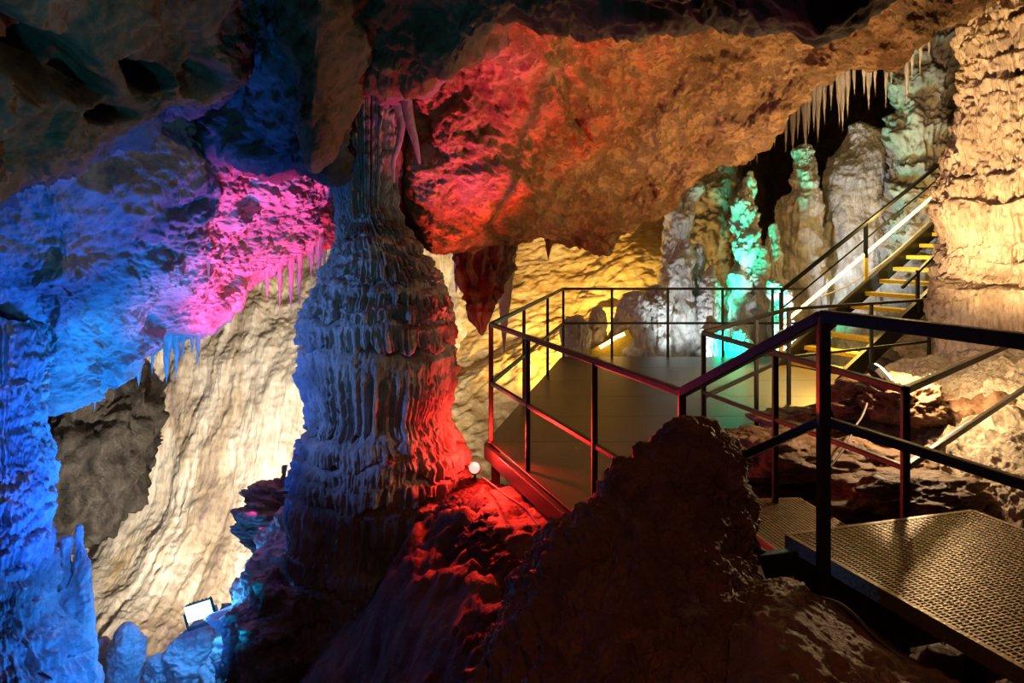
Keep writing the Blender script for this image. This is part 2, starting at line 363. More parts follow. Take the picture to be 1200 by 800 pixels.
# ------------------------------------------------------------------ dripstone columns
def drip_column(name, prof, tiers, d, mat, nth=720, seed=0, flute=.05, ff_=9, jag=.10, tilt=.08, rough=1., parent=None):
    """prof: rows (py, left px, right px); tiers: (py_top, py_bottom, overhang, shelf)"""
    pr = np.array(prof, float)
    zz = (HY-pr[:, 0])*d/F; cx = ((pr[:, 1]+pr[:, 2])/2-600)*d/F; rr = (pr[:, 2]-pr[:, 1])/2*d/F
    o = np.argsort(zz); zz, cx, rr = zz[o], cx[o], rr[o]
    th = np.linspace(0, 2*np.pi, nth, endpoint=False); cs, sn = np.cos(th), np.sin(th)
    def n1(f, z=0., k=0): return perlin(np.stack([cs*f+seed*3.1, sn*f+k*7.7, np.full_like(cs, z+seed)], -1))
    rowsR, rowsZ = [], []
    Rf = lambda z: np.interp(z, zz, rr)
    for i, (pt, pb, ov, sh) in enumerate(tiers):
        zt = (HY-pt)*d/F; zb = (HY-pb)*d/F; H = zt-zb
        t0 = tilt*n1(.7, i*1.7, 1)+.5*tilt*n1(2.0, i*2.1, 2)
        env = np.clip(.75+.9*n1(1.0, i*2.3, 3), .15, 1.25)
        jj = jag*(n1(ff_*.55, i*3.1, 4)+.6*n1(ff_*1.3, i*3.7, 5))*min(1, H/.3)
        ztop = zt+t0; zbot = zb+t0*.6+jj
        Ro = lambda z, e=env, ov=ov: Rf(z)*(1+ov*.25*(e-.6))
        ns, nd = 9, max(10, int(H*F/d/2.2))
        for k in range(ns):                         # the shelf on top, rounding over
            f = k/(ns-1); a = f*np.pi/2
            rin = Rf(zt)*(1-ov*env)
            rowsR.append(rin+(Ro(ztop)-rin)*np.sin(a)); rowsZ.append(ztop+sh*env*(np.cos(a)-0)*(.3+.7*(1-f)))
        fl = billow(np.stack([cs*ff_, sn*ff_, np.full_like(cs, i*4.)], -1), 3)
        for k in range(1, nd):                      # the hanging drape with flutes
            f = k/nd; z = ztop+(zbot-ztop)*f
            w = min(1, f*3)
            dr = -flute*w*(fl*1.7)-flute*.5*n1(ff_*2.2, z.mean()*.8+i*9, 6)*w
            rowsR.append(Ro(z)+dr-ov*Rf(zb)*.25*f*env); rowsZ.append(z)
        Rl, Zl = rowsR[-1], rowsZ[-1]
        rnx = Rf(zb)*(1-ov*1.05*env)
        for k in range(1, 4):
            f = k/4; rowsR.append(Rl+(rnx-Rl)*f); rowsZ.append(Zl+(.04*f+.0)*np.ones_like(Zl)*min(1, H/.2))
    Rr, Z = np.array(rowsR), np.array(rowsZ)
    CX = np.interp(Z, zz, cx)
    Pn = np.stack([CX+Rr*cs, d+Rr*sn, Z], -1)
    q = Pn*np.array([1, 1, .8])
    sc_ = smooth(-.25, .35, perlin(Pn*1.3+seed))
    dd = rough*(.07*fbm(q*1.6+seed, 3)+.045*(.4+sc_)*billow(q*np.array([4.5, 4.5, 9.])+seed, 3)+.016*ridged(Pn*15, 2))
    Pn = Pn+np.stack([cs*dd, sn*dd, .4*dd], -1)
    return mesh_np(name, Pn.reshape(-1, 3), grid_faces(Pn.shape[0], nth, True)[:, ::-1], mat, parent)

prof = [(-60,385,470),(0,398,462),(60,398,458),(100,394,463),(150,396,463),(200,397,463),(240,398,462),(265,397,474),(300,390,503),(330,374,524),(355,364,528),(385,357,531),(400,356,538),(440,359,532),(480,364,523),(500,358,532),(520,352,545),(550,346,548),(600,344,541),(660,347,524),(700,349,521),(750,344,512),(800,338,504),(900,325,520),(1000,315,530)]
tiers = [(-60,50,.05,.1),(52,262,.06,.04),(262,280,.16,.08),(278,294,.14,.06),(292,310,.14,.06),(308,326,.14,.06),(330,358,.24,.16),(358,374,.10,.05),(378,402,.24,.13),(408,494,.24,.16),
         (502,524,.22,.14),(524,546,.14,.07),(544,566,.14,.06),(568,642,.20,.10),(640,664,.10,.05),(664,706,.15,.07),(706,760,.15,.07),(762,850,.12,.06),(850,1000,.1,.05)]
col = drip_column('limestone_column', prof, tiers, 6.7, M['column'], 900, 1, .065, 8, .14, .11)
tag(col, 'massive tiered limestone column with draped flutes, blue lit, rising from floor to ceiling mid-cave', 'column', kind='thing')

prof = [(-160,1150,1330),(0,1153,1330),(50,1143,1330),(100,1134,1335),(170,1129,1340),(205,1131,1340),(225,1126,1340),(250,1120,1345),(290,1123,1345),(330,1114,1345),(370,1107,1350),(430,1109,1360),(520,1080,1380),(700,1060,1400)]
tiers = [(-160,14,.2,.08),(10,34,.26,.10),(34,54,.22,.08),(54,78,.26,.08),(76,96,.22,.08),(94,116,.24,.08),(116,212,.16,.06),(214,240,.30,.14),(238,292,.18,.06),(290,308,.22,.08),(306,332,.20,.07),(332,440,.16,.07),(440,520,.08,.05),(520,700,.05,.05)]
rc = drip_column('flowstone_column', prof, tiers, 8.3, M['flow'], 900, 5, .075, 13, .16, .12, 1.7)
tag(rc, 'huge cream flowstone column lit by the warm lamp, hiding the top of the stairs', 'column', kind='thing')

prof = [(380,-60,38),(430,-60,40),(470,-60,42),(520,-60,46),(552,-60,48),(566,-70,50),(600,-70,48),(660,-70,50),(720,-70,52),(745,-80,72),(800,-90,94),(900,-100,120)]
tiers = [(380,440,.05,.05),(440,548,.10,.05),(548,586,.16,.1),(584,626,.12,.06),(624,660,.12,.06),(658,700,.12,.06),(698,735,.13,.06),(735,775,.12,.06),(772,830,.1,.05),(830,900,.1,.05)]
lc = drip_column('flowstone_column', prof, tiers, 6.2, M['bluecol'], 620, 9, .06, 9, .13, .10, 1.5)
tag(lc, 'ribbed flowstone column glowing bright blue at the left edge', 'column', kind='thing')

# ------------------------------------------------------------------ stalagmites
def stalagmite(name, pts, d, mat, seed=0, knob=.06, flute=.03, nth=150, nz=190, base=None, oy=1.0):
    """pts: (px, py, half width px) from the tip down"""
    A = np.array(pts, float)
    A = np.concatenate([[A[0]-[0, A[0, 2]*.5, 0]], A]); A[0, 2] = .4
    q = cr(A, nz)
    cxw = (q[:, 0]-600)*d/F; z = (HY-q[:, 1])*d/F; r = np.maximum(q[:, 2], .3)*d/F
    th = np.linspace(0, 2*np.pi, nth, endpoint=False); cs, sn = np.cos(th), np.sin(th)
    P = np.stack([cxw[:, None]+r[:, None]*cs, d+oy*r[:, None]*sn, np.repeat(z[:, None], nth, 1)], -1)
    k = np.clip(r/.12, .15, 1)[:, None]
    s = P*np.array([1, 1, 1.])+seed*5.3
    dd = k*(knob*1.5*fbm(s*2.2, 2)+knob*billow(s*np.array([4, 4, 5.]), 3)-flute*1.6*billow(s*np.array([9, 9, 1.1]), 2)+.014*ridged(s*14, 2))
    P = P+np.stack([cs*dd, oy*sn*dd, .5*dd], -1)
    return mesh_np(name, P.reshape(-1, 3), grid_faces(nz, nth, True)[:, ::-1], mat)
SG = [
 ([(815,214,5),(806,226,12),(800,240,15),(796,262,17),(794,285,16),(792,310,18),(796,345,23),(795,400,28),(795,470,36)], 13.2, 'tall knobbly pale stalagmite pillar touching the orange ceiling edge', .07),
 ([(880,203,4),(878,222,7),(875,240,12),(872,262,14),(876,290,16),(872,320,16),(870,350,17),(868,400,20),(866,470,28)], 13.0, 'tall pointed stalagmite lit turquoise halfway along the back railing', .09),
 ([(894,290,3),(893,306,7),(892,330,9),(891,380,11),(891,470,15)], 12.8, 'short thin stalagmite just right of the tall turquoise one', .06),
 ([(907,264,4),(906,285,8),(905,320,10),(905,380,12),(904,470,18)], 12.9, 'slender spire-like stalagmite with pale green tint, between two taller ones', .05),
 ([(941,172,7),(944,186,12),(945,206,14),(943,224,14),(936,236,22),(937,270,26),(938,310,30),(935,370,34),(932,470,44)], 13.6, 'lumpy shouldered stalagmite with narrow neck, pale, left of the broad dome', .06),
 ([(1008,146,10),(1013,158,18),(1010,178,26),(1004,205,34),(1001,240,38),(1003,290,42),(1003,360,48),(1000,470,60)], 14.0, 'broad tall domed stalagmite, pale with green left flank, behind the stairs', .045),
 ([(743,344,8),(744,352,14),(742,366,19),(742,390,23),(740,470,28)], 12.6, 'rounded cream stalagmite dome behind the back railing', .05),
 ([(772,336,6),(771,350,12),(770,380,15),(768,470,20)], 12.7, 'blunt pale stalagmite leaning against the tall knobbly pillar', .06),
 ([(834,312,4),(833,326,9),(832,350,11),(830,400,15),(829,470,22)], 12.9, 'small green-lit stalagmite between pillar and tall turquoise stalagmite', .06),
 ([(817,288,7),(815,300,10),(818,320,10),(816,345,11),(815,470,16)], 13.4, 'stubby green stalagmite tucked right of the knobbly pillar', .08),
 ([(868,384,5),(867,392,10),(866,410,13),(866,470,16)], 12.0, 'low brown stalagmite dome at foot of the turquoise stalagmite', .05),
 ([(833,372,5),(834,384,9),(836,405,12),(836,470,16)], 12.0, 'low brown stalagmite knob under the small green stalagmite', .05),
 ([(676,372,8),(676,382,13),(676,400,15),(676,470,18)], 12.2, 'white fluted stalagmite stump at the back left platform corner', .05),
 ([(701,362,6),(701,376,11),(700,398,12),(700,470,15)], 12.5, 'narrow white stalagmite right of the fluted stump', .05),
 ([(915,330,7),(916,350,12),(916,385,16),(916,470,22)], 12.3, 'squat grey stalagmite before the lumpy shouldered one', .08),
]
for i, (pts, d, lab, kn) in enumerate(SG):
    tag(stalagmite('stalagmite', pts, d, M['stalag'], i+1, kn, .03), lab, 'stalagmite', 'stalagmites behind the platform')
tag(stalagmite('rock_pillar', [(1096,-10,34),(1092,40,36),(1084,90,34),(1078,140,32),(1080,200,36),(1085,250,42),(1088,300,46),(1088,420,55)], 13.0, M['grey'], 31, .14, .05, 220, 320), 'craggy grey rock pillar between domed stalagmite and cream flowstone column', 'rock', kind='thing')
tag(stalagmite('sloping_boulder', [(856,186,8),(846,202,22),(838,230,36),(836,262,42),(838,300,40),(842,330,34),(845,380,36)], 15.2, M['grey'], 37, .12, .03, 200, 220), 'big smooth grey boulder behind the turquoise stalagmite', 'rock')

# lower left: blue mounds, twin stalagmites, crusty mound
tag(stalagmite('twin_stalagmite', [(93,616,5),(93,630,9),(94,650,11),(92,690,13),(92,740,16),(94,830,22)], 6.6, M['bluecol'], 41, .05, .02), 'tall finger of the twin blue stalagmites beside the left column', 'stalagmite', 'blue stalagmites at lower left')
tag(stalagmite('twin_stalagmite', [(77,630,6),(76,645,9),(76,680,11),(77,740,13),(78,830,18)], 6.55, M['bluecol'], 42, .05, .02), 'shorter blunt finger of the twin blue stalagmites beside the left column', 'stalagmite', 'blue stalagmites at lower left')
tag(stalagmite('stalagmite', [(148,732,6),(148,744,13),(147,762,18),(147,800,22),(147,880,34)], 7.2, M['bluecol'], 43, .05, .01), 'domed violet-blue stalagmite left of the small mound and lamp mound', 'stalagmite', 'blue stalagmites at lower left')
tag(stalagmite('stalagmite', [(121,748,4),(121,760,8),(120,790,10),(120,880,18)], 7.3, M['bluecol'], 44, .05, .01), 'small thin blue stalagmite between twin fingers and violet dome', 'stalagmite', 'blue stalagmites at lower left')
tag(stalagmite('stalagmite', [(186,768,8),(186,778,15),(186,800,20),(186,880,30)], 7.2, M['bluecol'], 45, .05, .01), 'low rounded violet mound between violet dome and lamp mound', 'stalagmite', 'blue stalagmites at lower left')
tag(stalagmite('stalagmite', [(232,732,12),(234,742,21),(234,765,30),(234,800,36),(234,900,56)], 7.3, M['bluecol'], 46, .06, .01), 'wide blue mound carrying the bright bluish floodlight', 'stalagmite', 'blue stalagmites at lower left')
tag(stalagmite('rock_mound', [(345,575,6),(343,600,16),(338,630,26),(330,660,38),(320,700,48),(312,750,58),(305,800,66),(300,900,90)], 7.2, M['bluecol'], 47, .12, .03, 220, 260), 'violet-blue sloping rock mound leaning against the left of the central column', 'rock')
tag(stalagmite('crusty_boulder', [(322,672,14),(322,682,28),(320,710,36),(314,760,46),(308,810,54),(300,900,70)], 6.3, M['moss'], 48, .10, .01, 220, 220), 'crusty teal-blue boulder at foot of the violet mound', 'rock')
tag(stalagmite('coral_formation', [(334,545,3),(334,556,6),(330,572,10),(326,588,15),(322,606,20),(316,622,20),(322,640,22),(328,660,26)], 8.2, M['moss'], 49, .30, .0, 180, 220), 'jagged dark coral-like formation silhouetted beside the central column', 'rock')

# right: flowstone foot and brown rocks
def foot_disp(P):
    q = np.stack([P[..., 0]+.5*P[..., 2], P[..., 1], .35*P[..., 2]], -1)
    return .14*billow(P*1.1+3, 3)+.06*billow(q*5, 3)+.035*ridged(P*7, 3)+.02*billow(P*17, 2)
W = [[(1000,440,8.4),(1060,425,8.6),(1110,415,8.6),(1180,400,8.4),(1280,380,8.0),(1420,360,7.5)],
     [(1010,458,7.4),(1060,440,7.5),(1105,426,7.5),(1180,410,7.2),(1280,395,6.9),(1420,380,6.5)],
     [(1040,490,6.7),(1085,470,6.7),(1120,462,6.6),(1190,450,6.3),(1280,440,6.0),(1420,420,5.6)],
     [(1060,530,6.0),(1095,510,6.0),(1130,505,5.9),(1190,500,5.6),(1280,490,5.3),(1420,480,4.9)],
     [(1075,570,5.4),(1100,560,5.4),(1140,560,5.2),(1200,560,4.9),(1280,560,4.6),(1420,560,4.3)],
     [(1080,640,5.2),(1110,640,5.1),(1150,650,4.9),(1210,660,4.5),(1280,660,4.2),(1420,660,4.0)]]
tag(patch('flowstone_apron', W, 320, 320, M['foot'], foot_disp), 'glistening cream flowstone apron spreading below the flowstone column', 'rock')
def lump(name, px, py, d, sx, sy, sz, mat, seed, rough=.18, sub=6, rot=0.):
    nt, nz = 150, 90
    th = np.linspace(0, 2*np.pi, nt, endpoint=False); ph = np.linspace(.02, np.pi-.02, nz)
    u = np.stack([np.sin(ph)[:, None]*np.cos(th), np.sin(ph)[:, None]*np.sin(th), np.repeat(np.cos(ph)[:, None], nt, 1)], -1)
    s = u*1.3+seed*3.7
    k = 1+rough*1.6*fbm(s, 3)+rough*ridged(s*2, 3)*.8+rough*.25*billow(s*7, 2)
    P = u*k[..., None]*np.array([sx, sy, sz])
    c, s_ = math.cos(rot), math.sin(rot)
    P = np.stack([P[..., 0]*c-P[..., 1]*s_, P[..., 0]*s_+P[..., 1]*c, P[..., 2]], -1)+np.array(S(px, py, d))
    return mesh_np(name, P.reshape(-1, 3), grid_faces(nz, nt, True)[:, ::-1], mat)
tag(lump('rock', 1010, 470, 6.6, .32, .4, .17, M['brown'], 3), 'dark brown rock directly below the white floodlight', 'rock', 'brown rocks beyond the walkway')
tag(lump('rock', 1058, 470, 6.2, .30, .35, .20, M['brown'], 4), 'angular tan rock right of the floodlight rock', 'rock', 'brown rocks beyond the walkway')
tag(lump('rock', 950, 498, 6.8, .55, .4, .14, M['brown'], 5, rot=.3), 'flat brown rock along the yellow-lit platform edge', 'rock', 'brown rocks beyond the walkway')
tag(lump('rock', 905, 530, 6.0, .42, .5, .16, M['brown'], 6), 'brown rock under the left end of the right railing', 'rock', 'brown rocks beyond the walkway')
tag(lump('rock', 1000, 545, 5.8, .6, .4, .16, M['brown'], 8, rot=-.3), 'long brown rock in the hollow behind the near post', 'rock', 'brown rocks beyond the walkway')
tag(lump('rock', 1065, 588, 5.0, .55, .35, .17, M['brown'], 9, rot=.2), 'rounded ochre rock above the far edge of the grating', 'rock', 'brown rocks beyond the walkway')
tag(lump('rock', 1078, 407, 10.2, .30, .3, .16, M['stalag'], 10), 'small pale rock in the gap below the stairs', 'rock')

tag(lump('rock_outcrop', 82, 535, 11.5, .62, 2.6, 1.35, M['outcrop'], 14, .30), 'rough rock outcrop, darkened for the shaded recess, between the blue left column and beige wall', 'rock')  # dark mass added where the wall recess lies in shade

# foreground boulder and brown slope
def boulder_disp(P):
    return rocky(P, 1.2, .11)+rocky(P, 4.5, .05)+.022*fbm(P*12, 4, .6)
W = [[(560,1150,1.9),(640,1150,1.7),(720,1150,1.6),(800,1150,1.6),(870,1150,1.7),(930,1150,1.8),(990,1150,1.9)],
     [(540,900,2.5),(630,880,2.2),(710,880,2.1),(790,880,2.1),(860,880,2.1),(900,860,2.2),(960,850,2.3)],
     [(560,770,2.9),(640,740,2.6),(715,730,2.5),(790,730,2.5),(850,740,2.5),(890,730,2.6),(930,730,2.7)],
     [(602,680,3.2),(665,640,3.0),(725,610,2.9),(790,610,2.85),(850,640,2.9),(880,670,2.95),(905,690,3.0)],
     [(640,632,3.5),(680,594,3.35),(735,552,3.25),(795,526,3.2),(848,518,3.2),(866,560,3.2),(885,640,3.2)],
     [(655,640,3.8),(690,600,3.75),(745,556,3.65),(800,526,3.55),(848,530,3.5),(866,580,3.5),(890,660,3.4)],
     [(660,800,4.2),(700,780,4.1),(750,760,4.0),(800,740,3.9),(850,740,3.8),(880,760,3.7),(900,800,3.6)]]
tag(patch('boulder', W, 360, 360, M['boulder'], boulder_disp), 'large dark red-brown boulder with pale crystal crust in the foreground centre', 'rock')
W = [[(850,1100,1.5),(920,1100,1.5),(1000,1100,1.6),(1080,1100,1.7),(1180,1100,1.8)],
     [(850,840,2.0),(920,820,2.0),(1000,810,2.1),(1080,820,2.15),(1180,840,2.2)],
     [(860,740,2.4),(910,715,2.4),(960,720,2.5),(1020,750,2.5),(1100,800,2.5)],
     [(870,700,2.8),(915,680,2.8),(955,695,2.8),(1010,735,2.8),(1090,790,2.8)],
     [(870,760,3.2),(915,760,3.2),(955,770,3.1),(1010,800,3.1),(1090,850,3.1)]]
tag(patch('rock_ledge', W, 240, 240, M['brown'], lambda P: .4*boulder_disp(P+9)), 'brown rock ledge beside the foreground boulder, under the near walkway', 'rock')
# red-lit bank by the red lamp
W = [[(500,585,7.0),(530,570,7.0),(552,560,7.0),(580,565,7.0),(620,600,6.6),(660,640,6.2)],
     [(505,590,6.3),(530,572,6.4),(556,566,6.35),(582,580,6.1),(620,612,5.6),(660,650,5.2)],
     [(500,620,5.7),(530,600,5.7),(565,600,5.5),(590,615,5.3),(620,650,5.0),(650,690,4.6)],
     [(490,700,5.2),(530,690,5.0),(565,690,4.8),(590,700,4.6),(620,720,4.4),(650,760,4.2)],
     [(480,820,4.7),(520,820,4.5),(560,820,4.3),(590,820,4.1),(620,830,4.0),(650,840,3.9)]]
tag(patch('rock_bank', W, 280, 200, M['dark'], lambda P: .8*boulder_disp(P+19)), 'red lit rock bank below the red lamp, beside the central column', 'rock')

# ------------------------------------------------------------------ stalactites
ORD = 'first second third fourth fifth sixth seventh eighth ninth tenth eleventh twelfth thirteenth fourteenth fifteenth sixteenth seventeenth eighteenth nineteenth twentieth'.split()
def ordw(n):
    if n <= 20: return ORD[n-1]
    return {2: 'twenty-', 3: 'thirty-'}[n//10]+ORD[n % 10-1] if n % 10 else {30: 'thirtieth', 40: 'fortieth'}[n]
def stalactite_mesh(seed):
    nz, nt = 60, 28
    f = np.linspace(0, 1, nz); th = np.linspace(0, 2*np.pi, nt, endpoint=False)
    r = (1-f**1.15)*.5*(1+.12*perlin(np.stack([f*7, f*0+seed, f*0], -1)))+.02*(1-f)
    cx = .10*perlin(np.stack([f*2.5, f*0+seed*2.3, f*0+4], -1))
    P = np.stack([cx[:, None]+r[:, None]*np.cos(th), r[:, None]*np.sin(th), np.repeat(-f[:, None], nt, 1)], -1)
    s = P*np.array([3, 3, 5])+seed*4.1
    k = 1+.35*fbm(s, 3)-.35*billow(np.stack([np.cos(th)*2+0*f[:, None], np.sin(th)*2+0*f[:, None], 0*P[..., 0]+seed], -1), 2)
    P[..., :2] *= k[..., None]
    me = mesh_np('stalactite', P.reshape(-1, 3), grid_faces(nz, nt, True))
    m = me.data; bpy.data.objects.remove(me); return m
SM = [stalactite_mesh(s) for s in range(6)]
def hang(px, yt, yb, w, d, mat, lab, grp, up=.12):
    me = SM[rnd.randrange(6)]
    key = me.name.split('.')[0]+mat
    m2 = bpy.data.meshes.get(f'{me.name}_{mat}') or me.copy(); m2.name = f'{me.name}_{mat}'
    if not m2.materials: m2.materials.append(M[mat])
    o = bpy.data.objects.new('stalactite', m2); C.objects.link(o)
    x, y, z = S(px, yt, d); L = (yb-yt)*d/F+up
    o.location = (x, y, z+up); o.scale = (w*d/F*1.15, w*d/F*1.15, L); o.rotation_euler = (rnd.uniform(-.02, .02), rnd.uniform(-.03, .03), rnd.uniform(0, 6))
    return tag(o, lab, 'stalactite', grp)
left = [(46,452,466,10),(62,466,476,10),(74,460,468,8),(113,436,482,9),(128,430,446,12),(140,426,446,5),(161,418,453,14),(179,408,441,6),(196,400,451,11),(206,394,446,9),(215,388,425,7),(224,382,420,7),(232,376,431,8),(238,366,402,10),(313,330,354,5),(329,320,364,6),(341,314,366,7),(351,308,362,7),(364,300,326,8),(373,292,330,10),(381,286,318,6)]
for i, (px, yt, yb, w) in enumerate(left):
    d = float(np.interp(px, [l[0] for l in lipb], [l[2] for l in lipb]))+.12
    c = 'blue' if px < 210 else 'purple'
    hang(px, yt-4, yb, w, d, 'stal', f'{c} stalactite under the left bulge, {ordw(i+1)} from left along its lower edge', 'stalactites along the left rock bulge')
hang(243,296,331,9,7.25,'stal','solitary blue stalactite on the face of the bulge below the magenta patch','stalactites along the left rock bulge', .3)
right = [(843,200,207,4),(850,195,206,4),(858,190,200,4),(866,182,192,4),(872,176,190,4),(879,172,194,5),(886,168,193,5),(893,164,178,4),(900,163,178,4),(907,160,175,5),(921,152,180,6),(929,148,186,7),(936,140,165,6),(942,132,186,8),(948,128,160,6),(954,122,155,6),(960,118,168,8),(966,112,148,6),(974,106,130,6),(982,102,148,7),(987,98,156,8),(993,94,140,7),(1000,92,112,6),(1012,84,112,7),(1018,84,130,8),(1025,84,112,6),(1039,84,127,5),(1045,84,104,5),(1062,74,124,9),(1070,66,96,6),(1079,58,92,6),(1088,46,72,6)]
for i, (px, yt, yb, w) in enumerate(right):
    d = float(np.interp(px, [l[0] for l in lip], [l[2] for l in lip]))+2.2
    hang(px, yt-14, yb, w, d, 'stal', f'pale green-white stalactite behind the orange ceiling edge, {ordw(i+1)} from left in its fringe', 'stalactite fringe at upper right', .25)
hang(644,280,305,13,8.2,'dripbrown','short broad brown stalactite under the middle of the ceiling lip','stalactites under the ceiling lip', .15)
hang(602,284,298,4,7.8,'dripbrown','tiny thin brown stalactite right of the brown drapery','stalactites under the ceiling lip', .15)
hang(537,286,346,13,8.3,'stal','pale stalactite left of the dark brown drapery','stalactites under the ceiling lip', .15)
hang(592,284,416,30,10.5,'flow','long pale yellow stalactite right behind the dark brown drapery','stalactites under the ceiling lip', .6)
# dark drapery cluster
root = None
nz, nt = 140, 150
edgeL = np.array([(268,528),(288,531),(310,534),(335,537),(350,540),(358,547),(374,551),(389,560),(393,564)], float)
edgeR = np.array([(268,610),(288,606),(302,603),(318,596),(335,590),(350,585),(366,578),(386,570),(393,566)], float)
py = np.linspace(268, 393, nz); l = np.interp(py, edgeL[:, 0], edgeL[:, 1]); r = np.interp(py, edgeR[:, 0], edgeR[:, 1])
d = 8.0; th = np.linspace(0, 2*np.pi, nt, endpoint=False)
R_ = ((r-l)/2*d/F)[:, None]; cxw = ((r+l)/2-600)*d/F
P = np.stack([cxw[:, None]+R_*np.cos(th), d+.6*R_*np.sin(th), np.repeat(((HY-py)*d/F)[:, None], nt, 1)], -1)
q = P*np.array([8, 8, 1.2])
dd = np.minimum(R_*.5, .11)*(1.4*billow(q, 3)+.5*fbm(P*5, 3))
P = P+np.stack([np.cos(th)*dd, np.sin(th)*dd, .0*dd], -1)
tag(mesh_np('drapery_stalactite', P.reshape(-1, 3), grid_faces(nz, nt, True)[:, ::-1], M['dripbrown']), 'big dark brown ragged drapery stalactite right of the central column', 'stalactite')
# thin drip curtains beside the column head
def drip(pts, rads, d, lab):
    W = catm([S(x, y, d) for x, y in pts], 40)
    rr = [float(v)*d/F for v in np.interp(np.linspace(0, 1, 40), np.linspace(0, 1, len(rads)), rads)]
    o = MB().tube(W, rr, 14).build('curtain_drip', M['column'], None, True)
    tag(o, lab, 'stalactite', 'drips at the head of the column')
drip([(462,110),(470,140),(468,165),(461,190),(462,214)], [6,5,4,3,1], 6.4, 'dark curved stone drip right of the column head')
drip([(476,118),(480,142),(487,168),(492,192)], [7,6,4,1], 6.3, 'olive leaning stone drip farther right of the column head')

# ------------------------------------------------------------------ metal walkways
ZP = -1.83; RH = 1.05; RT = .038
def railing(loc, label, runs, posts, grp=None, w=RT):
    root = empty('railing', loc, label, 'railing', grp)
    for nm, a, b, ww in runs: MB().bar(a, b, ww).build(nm, M['steel'], root, bevel=.006)
    for a, b, ww in posts: MB().bar(a, b, ww).build('post', M['steel'], root, bevel=.006)
    return root
P1 = Vector((.79, 11.4, ZP)); P2 = Vector((-.19, 6.7, ZP)); P3 = Vector((.86, 3.74, ZP)); PB = Vector((4.54, 11.4, ZP))
A = Vector((1.58, 6.1, ZP)); D1 = Vector((3.05, 8.15, ZP)); D2 = Vector((4.3, 8.85, ZP)); D3 = Vector((5.3, 9.4, ZP)); B = Vector((2.02, 3.8, ZP))
# deck: plates laid on a frame
deck = empty('platform', (1.6, 8, ZP), 'dark viewing platform with metal plate floor behind the red railing', 'platform')
def slab(poly, z0, z1, name, mat, parent, bevel=.004):
    n = len(poly); v = [Vector((x, y, z1)) for x, y in poly]+[Vector((x, y, z0)) for x, y in poly]
    m = MB(); m.v = v; m.f = [list(range(n)), list(range(2*n-1, n-1, -1))]+[[i, n+i, n+(i+1) % n, (i+1) % n][::-1] for i in range(n)]
    return m.build(name, mat, parent, bevel=bevel)
def lerp2(a, b, t): return (a[0]+(b[0]-a[0])*t, a[1]+(b[1]-a[1])*t)
cuts = [0, .2, .4, .6, .8, 1]
Lft = lambda t: lerp2((-.22, 6.66), (.77, 11.43), t)
def Rgt(t):
    y = 6.66+(11.43-6.66)*t
    x = 1.58+(y-6.1)*.715 if y < 8.15 else (3.05+(y-8.15)*1.79 if y < 8.85 else 4.75)
    return (x, y)
for a, b in zip(cuts[:-1], cuts[1:]):
    la, lb, ra, rb = Lft(a+.0015), Lft(b-.0015), Rgt(a+.0015), Rgt(b-.0015)
    slab([la, ra, rb, lb], ZP-.012, ZP, 'floor_plate', M['deck'], deck)
slab([(-.19, 6.65), (.84, 3.74), (1.95, 3.75), (1.60, 6.1), (1.96, 6.65)], ZP-.012, ZP, 'floor_plate', M['deck'], deck)
for a, b in (((-.23, 6.66), (.82, 3.70)), ((-.23, 6.66), (.77, 11.45)), ((.77, 11.45), (4.75, 11.45)), ((1.6, 6.1), (3.05, 8.15)), ((3.05, 8.15), (4.3, 8.85)), ((1.6, 6.1), (2.0, 3.75))):
    MB().bar((a[0], a[1], ZP-.085), (b[0], b[1], ZP-.085), .05, .13).build('edge_beam', M['steel'], deck, bevel=.006)
for x, y in ((-.15, 6.8), (.8, 11.2), (2.6, 11.2), (4.5, 11.2), (.85, 3.9), (1.8, 6.6)):
    MB().bar((x, y, ZP-.1), (x, y, ZP-1.3), .08).build('support_leg', M['steel'], deck)
up = Vector((0, 0, 1))
def top(p, h=RH): return p+up*h
runs = [('top_rail', top(P2), top(P1), RT), ('mid_rail', top(P2, .52), top(P1, .52), RT*.9), ('top_rail', top(P1), top(PB), RT), ('mid_rail', top(P1, .52), top(PB, .52), RT*.9)]
posts = [(P1, top(P1), RT)]
for t in (.33, .68): q = P2.lerp(P1, t); posts.append((q, top(q), RT))
for t in (.2, .43, .655, .86): q = P1.lerp(PB, t); posts.append((q, top(q), RT))
railing(P1, 'thin dark railing around the back and far left of the platform', runs, posts)
runs = [('top_rail', top(P2), top(P3), RT), ('mid_rail', top(P2, .52), top(P3, .52), RT*.9)]
posts = [(P2-up*.15, top(P2), RT*1.15)]
for t in (.30, .68): q = P2.lerp(P3, t); posts.append((q, top(q), RT))
posts.append((P3, top(P3), RT))
railing(P2, 'railing on the near left platform edge, lit red by the lamp', runs, posts)
# near rail, climbing from platform corner to the big post, then along the grating
N0 = Vector((1.2, 2.85, -.30)); N1 = Vector((1.55, 2.02, -.30)); q3 = top(P3)
runs = [('top_rail', q3, N0, .046), ('top_rail', N0, N1, .048), ('mid_rail', q3-up*.46, N0-up*.40, .034), ('mid_rail', N0-up*.40, N1-up*.42, .034)]
posts = [(N0-up*1.09, N0, .044), (N1-up*1.0, N1, .044)]
railing(N0-up*1.09, 'nearest thick black railing climbing to the post at the grating corner', runs, posts)
runs = [('top_rail', top(A), top(D1), RT), ('top_rail', top(D1), top(D3), RT*.9), ('mid_rail', top(A, .52), top(D1, .52), RT*.9), ('mid_rail', top(D1, .52), top(D3, .52), RT*.8)]
posts = [(D1, top(D1), RT*1.1), (D2, top(D2), RT), (A.lerp(D1, .55), top(A.lerp(D1, .55)), RT), (D3, top(D3), RT)]
railing(D1, 'railing along the right platform edge towards the foot of the stairs', runs, posts)
